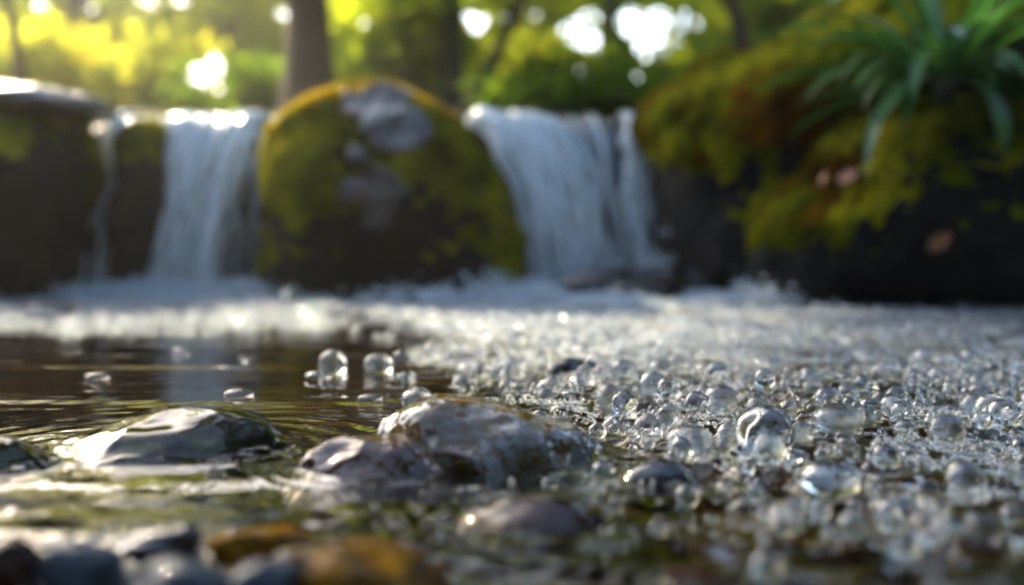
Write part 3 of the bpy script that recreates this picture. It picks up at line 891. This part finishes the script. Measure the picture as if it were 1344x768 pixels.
solo('wide frosted dome bubble right of the largest clear bubble', 1100, 566, 66, 4, 1, 0.6)

# foam line under the left fall, droplets below the right fall
n = 3000
fx = rng.uniform(-1.55, 0.05, n); fy = rng.uniform(1.6, 2.75, n)
pxx = 672 + fx / fy * F
k = (rng.random(n) < sstep(520, 380, pxx) * (0.45 + 0.55 * sstep(1.55, 1.8, fy))) & (fbm(np.stack([fx * 5, fy * 5, 0 * fx], 1), 3, 0.5, 3) > -0.25)
fx, fy = fx[k], fy[k]
fr = rng.uniform(0.004, 0.011, len(fx))
tag(link('foam_band', bead_mesh('c', np.stack([fx, fy, water_z(fx, fy) + fr * 0.4], 1), fr, 2, M['foam'], 0.2, 5)), 'glittering band of foam below the left waterfall', 'foam', kind='stuff')
n = 15000
fx = 0.32 + rng.normal(0, 0.3, n); fy = rng.uniform(2.35, 2.95, n)
fz = np.abs(rng.normal(0, 0.022, n))
k = n // 2
fx[:k] = 0.48 + rng.normal(0, 0.13, k); fy[:k] = 2.84 + rng.normal(0, 0.05, k); fz[:k] = np.abs(rng.normal(0, 0.075, k)) * np.exp(-((fx[:k] - 0.50) / 0.17) ** 2)
fx[k:k + 1800] = 0.16 + rng.normal(0, 0.07, 1800); fy[k:k + 1800] = 2.93 + rng.normal(0, 0.03, 1800); fz[k:k + 1800] = np.abs(rng.normal(0, 0.04, 1800))
low = (np.abs(fx - 0.32) < 0.2) & (fy < 2.78)
fz[low] *= 0.15
fr = rng.uniform(0.002, 0.007, n)
tag(link('churned_foam', bead_mesh('d', np.stack([fx, fy, water_z(fx, fy) + fz], 1), fr, 2, M['foam_white'], 0.25, 6)), 'white churned foam where the right waterfall hits the pool', 'foam', kind='stuff')
n = 5000
fx = -0.86 + rng.normal(0, 0.22, n); fy = rng.uniform(2.7, 2.98, n); fz = np.abs(rng.normal(0, 0.015, n)); fr = rng.uniform(0.002, 0.006, n)
tag(link('churned_foam', bead_mesh('e', np.stack([fx, fy, water_z(fx, fy) + fz], 1), fr, 2, M['foam_white'], 0.25, 7)), 'white churned foam where the left waterfall hits the pool', 'foam', kind='stuff')

# ------------------------------------------------------------------ plant on the right boulder
def strap_leaf(base, az, L, rise, droop, w, seed):
    r = np.random.default_rng(seed)
    n = 18
    s = np.linspace(0, 1, n)
    el = rise - droop * s
    dx = np.cumsum(np.cos(el)) / n * L; dz = np.cumsum(np.sin(el)) / n * L
    dirv = np.array([math.cos(az), math.sin(az), 0]); side = np.array([-math.sin(az), math.cos(az), 0])
    P = np.asarray(base) + dirv * dx[:, None] + np.array([0, 0, 1]) * dz[:, None]
    wd = w * (0.45 + 0.55 * np.sin(np.pi * np.clip(s * 0.75 + 0.12, 0, 1))) * np.clip((1 - s) * 5, 0.03, 1)
    up = np.stack([-np.sin(el)[:, None] * dirv[None, :]], 0)[0] + np.cos(el)[:, None] * np.array([0, 0, 1])
    V = np.concatenate([P - side * wd[:, None] + up * wd[:, None] * 0.35, P, P + side * wd[:, None] + up * wd[:, None] * 0.35], 0)
    i = np.arange(n - 1)
    f = np.concatenate([np.stack([i, i + n, i + n + 1, i + 1], 1), np.stack([i + n, i + 2 * n, i + 2 * n + 1, i + n + 1], 1)])
    return V, f
pb = at(1240, 112, 2.40)
plant = empty('leafy_plant', pb)
tag(plant, 'green plant with long arching strap leaves on the right boulder', 'plant')
r = np.random.default_rng(5)
for k in range(84):
    az = k * 2.399 + r.normal(0, 0.5)
    ring = k / 84
    L = r.uniform(0.22, 0.45)
    rise = R(8 + 66 * ring + r.normal(0, 8)); droop = R(r.uniform(35, 100))
    V, f = strap_leaf((0.03 * math.cos(az), 0.03 * math.sin(az), 0), az, L, rise, droop, r.uniform(0.011, 0.021), k)
    link('leaf', make_mesh('leaf', V, f, M['strap']), plant)
V, f = tube([(0, 0.03, -0.08), (0, 0.01, -0.03), (0, 0, 0.02)], [0.02, 0.025, 0.012], 10)
link('stem', make_mesh('stem', V, f, M['bark_green']), plant)

def dead_leaf(label, px, py, w, rot, seed):
    hit = None
    o0 = Vector((0, 0, CH)); dv = Vector(at(px, py, 1.0)) - o0; dv.normalize()
    hit = BV_D.ray_cast(o0, dv)
    p = hit[0] if hit[0] is not None else Vector(at(px, py, 2.3))
    nr = hit[1] if hit[0] is not None else Vector((0, -1, 0))
    n = 14
    t = np.linspace(0, 1, n)
    ww = np.sin(np.pi * t) ** 0.8 * 0.32 * (1 - 0.3 * t)
    V = np.concatenate([np.stack([t - 0.5, -ww, 0.10 * ww + 0.12 * (t - 0.5) ** 2], 1), np.stack([t - 0.5, 0 * t, -0.02 + 0 * t], 1), np.stack([t - 0.5, ww, 0.14 * ww + 0.12 * (t - 0.5) ** 2], 1)]) * w
    i = np.arange(n - 1)
    f = np.concatenate([np.stack([i, i + n, i + n + 1, i + 1], 1), np.stack([i + n, i + 2 * n, i + 2 * n + 1, i + n + 1], 1)])
    o = link('fallen_leaf', make_mesh('fallen_leaf', V, f, M['dead_leaf']), loc=p + nr * 0.016)
    q = nr.to_track_quat('Z', 'Y')
    o.rotation_mode = 'QUATERNION'
    from mathutils import Quaternion
    o.rotation_quaternion = q @ Quaternion((0, 0, 1), rot)
    tag(o, label, 'leaf')
dead_leaf('fallen orange leaf on the right boulder just below the green plant', 1118, 236, 0.055, 0.4, 1)
dead_leaf('fallen brown leaf beside the orange one on the right boulder', 1088, 238, 0.04, 1.2, 2)
dead_leaf('fallen tan leaf low on the right boulder close to the water', 1234, 315, 0.06, 0.7, 3)

# ------------------------------------------------------------------ trees, shrubs and the far wood
GAPS = [(275, 98, 26), (288, 116, 17), (765, 42, 28), (845, 38, 34), (875, 58, 18), (625, 30, 15), (905, 30, 16), (480, 30, 10), (765, 92, 10), (835, 100, 10), (50, 8, 9), (120, 12, 9), (700, 20, 8), (370, 18, 9)]
def clear_gaps(P):
    X = 672 + P[:, 0] / P[:, 1] * F; Y = HZ - (P[:, 2] - CH) / P[:, 1] * F
    k = np.ones(len(P), bool)
    for gx, gy, gr in GAPS:
        k &= (_hash((P[:, 0] * 997).astype(np.int64), (P[:, 1] * 991).astype(np.int64), (P[:, 2] * 983).astype(np.int64)) > 0.93) | (np.hypot(X - gx, (Y - gy)) > gr * (1 + 0.25 * np.sin(3 * np.arctan2(Y - gy, X - gx) + gx)))
    return k
def leaves(P, size, r):
    n = len(P)
    a = r.normal(size=(n, 3)); a /= np.linalg.norm(a, axis=1, keepdims=True)
    b = np.cross(a, r.normal(size=(n, 3))); b /= np.linalg.norm(b, axis=1, keepdims=True)
    s = size * r.uniform(0.6, 1.3, (n, 1))
    nn = np.cross(a, b)
    V = np.stack([P - a * s, P - b * s * 0.45 + nn * s * 0.1, P + a * s, P + b * s * 0.45 + nn * s * 0.1], 1).reshape(-1, 3)
    return V, np.arange(4 * n).reshape(-1, 4)
def clumps(c, ext, nc, per, cr, r):
    cc = r.normal(size=(nc, 3)); cc /= np.linalg.norm(cc, axis=1, keepdims=True)
    cc = np.asarray(c) + cc * (r.random((nc, 1)) ** 0.4) * np.asarray(ext)
    P = np.repeat(cc, per, 0) + r.normal(0, cr, (nc * per, 3)) * np.array([1, 1, 0.7])
    return P
def tree(label, path_px, d, wpx, mat, leafmat, crown, seed, name='tree', size=0.06, nc=40, per=70, branches=4, up=3.2):
    """path_px: trunk centre line in photo pixels at distance d, carried on upward beyond the frame and down to the ground"""
    r = np.random.default_rng(seed)
    pts = [at(x, y, d) for x, y in path_px]
    g = float(ground_z(np.array([[pts[0][0]]]), np.array([[d]]))[0, 0])
    p0 = pts[0].copy(); t = pts[1] - pts[0]
    low = pts[0] - t / max(t[2], 1e-3) * (pts[0][2] - g + 0.1)
    hi = pts[-1] + (pts[-1] - pts[-2]) / max((pts[-1] - pts[-2])[2], 1e-3) * (up - pts[-1][2])
    ctl = np.array([low] + pts + [hi])
    s = np.linspace(0, len(ctl) - 1, 40)
    path = np.stack([np.interp(s, np.arange(len(ctl)), ctl[:, k]) for k in range(3)], 1)
    w = wpx / F * d / 2
    zz = (path[:, 2] - g) / max(up - g, 0.1)
    rad = w * (1.12 - 0.5 * zz) + w * 0.5 * np.exp(-np.clip(zz, 0, 1) * 14)
    base = low + np.array([0, 0, 0.1])
    root = tag(empty(name, base), label, 'tree')
    tv, tf = tube(path, rad, 14, 0.12, seed)
    link('trunk', make_mesh('trunk', rel(tv, base), tf, mat), root)
    for b in range(branches):
        q = path[int(r.uniform(0.55, 0.97) * 39)]
        az = r.uniform(0, 6.28); L = r.uniform(0.5, 1.3)
        e = q + np.array([math.cos(az) * L, math.sin(az) * L, L * r.uniform(0.2, 0.8)])
        m_ = (q + e) / 2 + r.normal(0, 0.06, 3)
        bp = np.array([q, (q + m_) / 2, m_, (m_ + e) / 2, e])
        bv, bf = tube(bp, np.linspace(w * 0.35, w * 0.08, 5), 8)
        link('branch', make_mesh('branch', rel(bv, base), bf, mat), root)
    if crown:
        P = np.concatenate([clumps(c, e, int(nc * k), per, 0.16, r) for c, e, k in crown])
        gz = ground_z(P[:, :1], P[:, 1:2])[:, 0]
        P = P[(P[:, 2] > gz) & clear_gaps(P)]
        lv, lf = leaves(P, size, r)
        link('crown', make_mesh('crown', rel(lv, base), lf, leafmat, smooth=False), root)
    return root
def cr(px, py, d, ex, ey, ez, k=1.0):
    return (at(px, py, d), (ex, ey, ez), k)
tree('stout dark brown tree trunk rising behind the central mossy boulder', [(407, 110), (405, 40), (402, -20)], 6.2, 58, M['bark'], M['leaf_green'], [cr(480, -150, 6.6, 0.9, 0.8, 0.35), cr(330, -190, 6.6, 0.7, 0.8, 0.3)], 1, up=2.8)
tree('dark greenish trunk between the mossy boulder and the right waterfall', [(592, 120), (592, 50), (594, -20)], 7.5, 27, M['bark_green'], M['leaf_green'], [cr(545, 70, 8.0, 0.40, 0.5, 0.35), cr(560, -120, 8.0, 0.9, 0.8, 0.5)], 2, up=3.4)
tree('thin dark trunk leaning right behind the right waterfall', [(628, 125), (655, 62), (686, -8)], 6.4, 17, M['bark'], M['leaf_green'], [cr(720, -140, 6.8, 0.7, 0.7, 0.3)], 3, up=2.6)
tree('slender mossy trunk standing between the two brightest sky gaps', [(800, 130), (802, 60), (800, -10)], 9.5, 20, M['bark_green'], M['leaf_green'], [cr(800, 75, 10, 0.55, 0.6, 0.45), cr(820, -60, 10, 1.2, 0.8, 0.4)], 4, up=3.6)
tree('thin black trunk leaning left above the mossy slope of the huge boulder', [(978, 70), (968, 25), (948, -15)], 5.6, 18, M['bark'], M['leaf_green'], [cr(1000, -120, 6.0, 0.6, 0.6, 0.3)], 5, up=2.4)
tree('hazy brown trunk at far left above the wet slab', [(108, 120), (106, 50), (104, -10)], 10.5, 30, M['bark'], M['leaf_yellow'], [cr(60, 70, 11, 1.1, 0.8, 0.8), cr(150, 100, 11, 0.8, 0.8, 0.5)], 6, up=4.0, size=0.07)
tree('faint trunk behind the left waterfall among yellow leaves', [(300, 140), (302, 60), (300, -10)], 12.0, 20, M['bark'], M['leaf_yellow'], [cr(230, 90, 12.5, 1.2, 0.8, 0.8), cr(350, 50, 12.5, 0.9, 0.8, 0.8)], 7, up=4.2, size=0.07)
tree('faint slim trunk left of the paired sky gaps', [(722, 130), (724, 60), (722, -10)], 12.0, 15, M['bark_green'], M['leaf_yellow'], [cr(690, 100, 12.5, 0.8, 0.8, 0.4), cr(740, 10, 12.5, 0.9, 0.8, 0.6)], 8, up=4.2, size=0.07)
tree('slim trunk right of the sky gaps at the edge of the mossy slope', [(900, 120), (905, 60), (908, -10)], 11.0, 14, M['bark_green'], M['leaf_green'], [cr(930, 40, 11.5, 0.9, 0.8, 0.7), cr(880, 110, 11, 0.6, 0.6, 0.4)], 9, up=4.0, size=0.07)
tree('pale slender trunk leaning left at the left picture edge, its unseen crown added for shade', [(30, 120), (20, 50), (8, -10)], 6.3, 14, M['bark'], M['leaf_yellow'], [((-2.75, 7.15, 4.2), (0.8, 1.15, 0.5), 1.3), ((-3.9, 6.0, 4.1), (0.6, 0.5, 0.4), 0.4)], 10, up=3.4)  # crown lobes sit out of frame, added to shade the foam and front stones
def shrub(label, px, py, d, ex, ez, leafmat, seed, size=0.05, nc=36, per=80):
    r = np.random.default_rng(seed)
    c = at(px, py, d)
    g = float(ground_z(np.array([[c[0]]]), np.array([[d]]))[0, 0])
    base = np.array([c[0], d, g - 0.05])
    root = tag(empty('shrub', base), label, 'shrub')
    P = clumps(c, (ex, 0.6, ez), nc, per, 0.13, r)
    P = P[(P[:, 2] > g) & clear_gaps(P)]
    lv, lf = leaves(P, size, r)
    link('foliage', make_mesh('foliage', rel(lv, base), lf, leafmat, smooth=False), root)
    st = []
    for k in range(6):
        e = c + r.normal(0, 0.4, 3) * np.array([ex, 0.4, ez])
        st.append(tube(np.array([base + r.normal(0, 0.03, 3) * np.array([1, 1, 0]), (base + e) / 2 + r.normal(0, 0.05, 3), e]), [0.02, 0.014, 0.005], 6))
    bv, bf = merge(st)
    link('stem', make_mesh('stem', rel(bv, base), bf, M['bark']), root)
shrub('bright yellow shrub in the top left corner', 20, 100, 7.5, 0.75, 0.35, M['leaf_yellow'], 11)
shrub('yellow green shrub above the left waterfall', 185, 110, 8.0, 0.6, 0.3, M['leaf_yellow'], 12)
shrub('dark green low shrub between the sky gap and the stout trunk', 325, 128, 7.0, 0.35, 0.14, M['leaf_dark'], 13)
shrub('green shrub right of the stout brown trunk', 490, 60, 8.5, 0.6, 0.5, M['leaf_green'], 14)
shrub('dark low shrub behind the lip of the right waterfall', 760, 138, 6.3, 0.5, 0.05, M['leaf_dark'], 15, nc=30)
shrub('yellow lit shrub behind the thin leaning trunk', 672, 100, 10, 0.35, 0.3, M['leaf_yellow'], 16)
shrub('green shrub filling the gap above the huge boulder slope', 1010, 20, 8.5, 0.6, 0.45, M['leaf_green'], 17)
# far wood, one mass
r = np.random.default_rng(99)
n = 80000
Y0 = r.uniform(15, 24, n)
P = np.stack([(r.uniform(-260, 1600, n) - 672) / F * Y0, Y0, 0.5 + r.random(n) ** 1.2 * 8.5 * (Y0 / 20)], 1)
dn = fbm(P * np.array([0.55, 0.3, 0.7]), 4, 0.55, 8)
P = P[(dn > -0.24) & clear_gaps(P)]
lv, lf = leaves(P, 0.17, r)
sel = P[:, 0] / P[:, 1] < -0.16
wf = make_mesh('far_wood', lv, lf, M['leaf_green'], smooth=False)
wf.materials.append(M['leaf_yellow'])
mi = (r.random(len(P)) < np.where(sel, 0.85, 0.55)).astype(np.int32)
wf.polygons.foreach_set('material_index', mi)
tag(link('far_wood', wf), 'blurred sunlit wood far behind the trunks', 'wood', kind='stuff')

# unseen wood round both banks and behind the camera, added for shade and reflections
r = np.random.default_rng(123)
n = 60000
az = r.uniform(-0.62 * np.pi, 0.62 * np.pi, n) - np.pi / 2
rd = r.uniform(6, 11, n)
P = np.stack([np.cos(az) * rd, 1.0 + np.sin(az) * rd, 0.3 + r.random(n) ** 0.9 * 7.0 * rd / 9], 1)
dn = fbm(P * np.array([0.6, 0.6, 0.7]), 4, 0.55, 41)
n2 = 21000
Q = np.stack([r.uniform(-5.5, 5.5, n2), r.uniform(-5.5, -1.0, n2), r.uniform(3.2, 5.2, n2)], 1)  # overhead leaves behind the camera, added to mottle the sky light
qn = fbm(Q * np.array([0.75, 0.75, 0.35]), 3, 0.55, 57)
Q = Q[qn > 0.0]
n3 = 34000
Q3 = np.stack([r.uniform(-1.3, 7, n3), r.uniform(3.6, 8.5, n3), r.uniform(3.0, 6.5, n3)], 1)  # canopy past the falls, kept off the sun path, added to darken reflections
Q3 = Q3[fbm(Q3 * np.array([0.7, 0.5, 0.6]), 3, 0.55, 58) > 0.08]
Q = np.concatenate([Q, Q3])
top_gap = 0.45 * sstep(2.5, 6.5, P[:, 2])
P = P[(dn > -0.22 + top_gap) & ~((P[:, 1] > 1.5) & (np.abs(P[:, 0] / P[:, 1]) < 0.62))]
P = np.concatenate([P, Q])
lv, lf = leaves(P, 0.15, r)
tr = []
for k in range(22):
    a = -np.pi / 2 + r.uniform(-0.6, 0.6) * np.pi
    R0 = r.uniform(6.5, 10.5)
    x, y = math.cos(a) * R0, 1 + math.sin(a) * R0
    if y > 1.5 and abs(x / y) < 0.7: continue
    g = float(ground_z(np.array([[x]]), np.array([[y]]))[0, 0])
    tv, tf = tube([(x, y, g - 0.1), (x + r.normal(0, 0.1), y, 2.5), (x + r.normal(0, 0.3), y, 6.0)], [0.16, 0.12, 0.06], 10)
    tr.append((tv, tf))
nl = len(lf)
sv, sf = merge([(lv, lf)] + tr)
sm = make_mesh('unseen_wood', sv, sf, M['shaded_canopy_leaf'], smooth=False)
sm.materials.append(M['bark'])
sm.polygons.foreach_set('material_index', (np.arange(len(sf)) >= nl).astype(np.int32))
tag(link('unseen_wood', sm), 'unseen leafy wood added round the pool for shade and reflections', 'wood', kind='stuff')

# ------------------------------------------------------------------ air
m, nt, out = new_mat('haze')
v = N(nt, 'ShaderNodeVolumePrincipled')
v.inputs['Color'].default_value = (0.95, 0.93, 0.82, 1)
v.inputs['Density'].default_value = 0.0027
v.inputs['Anisotropy'].default_value = 0.7
nt.links.new(v.outputs[0], out.inputs['Volume'])
hb = bmesh.new()
bmesh.ops.create_cube(hb, size=1.0)
for vv in hb.verts:
    vv.co = Vector((vv.co.x * 400, 105 + vv.co.y * 400, 6.5 + vv.co.z * 17))
hm = bpy.data.meshes.new('haze'); hb.to_mesh(hm); hb.free(); hm.materials.append(m)
tag(link('haze', hm), 'pale sunlit haze in the forest air', 'haze', kind='stuff')
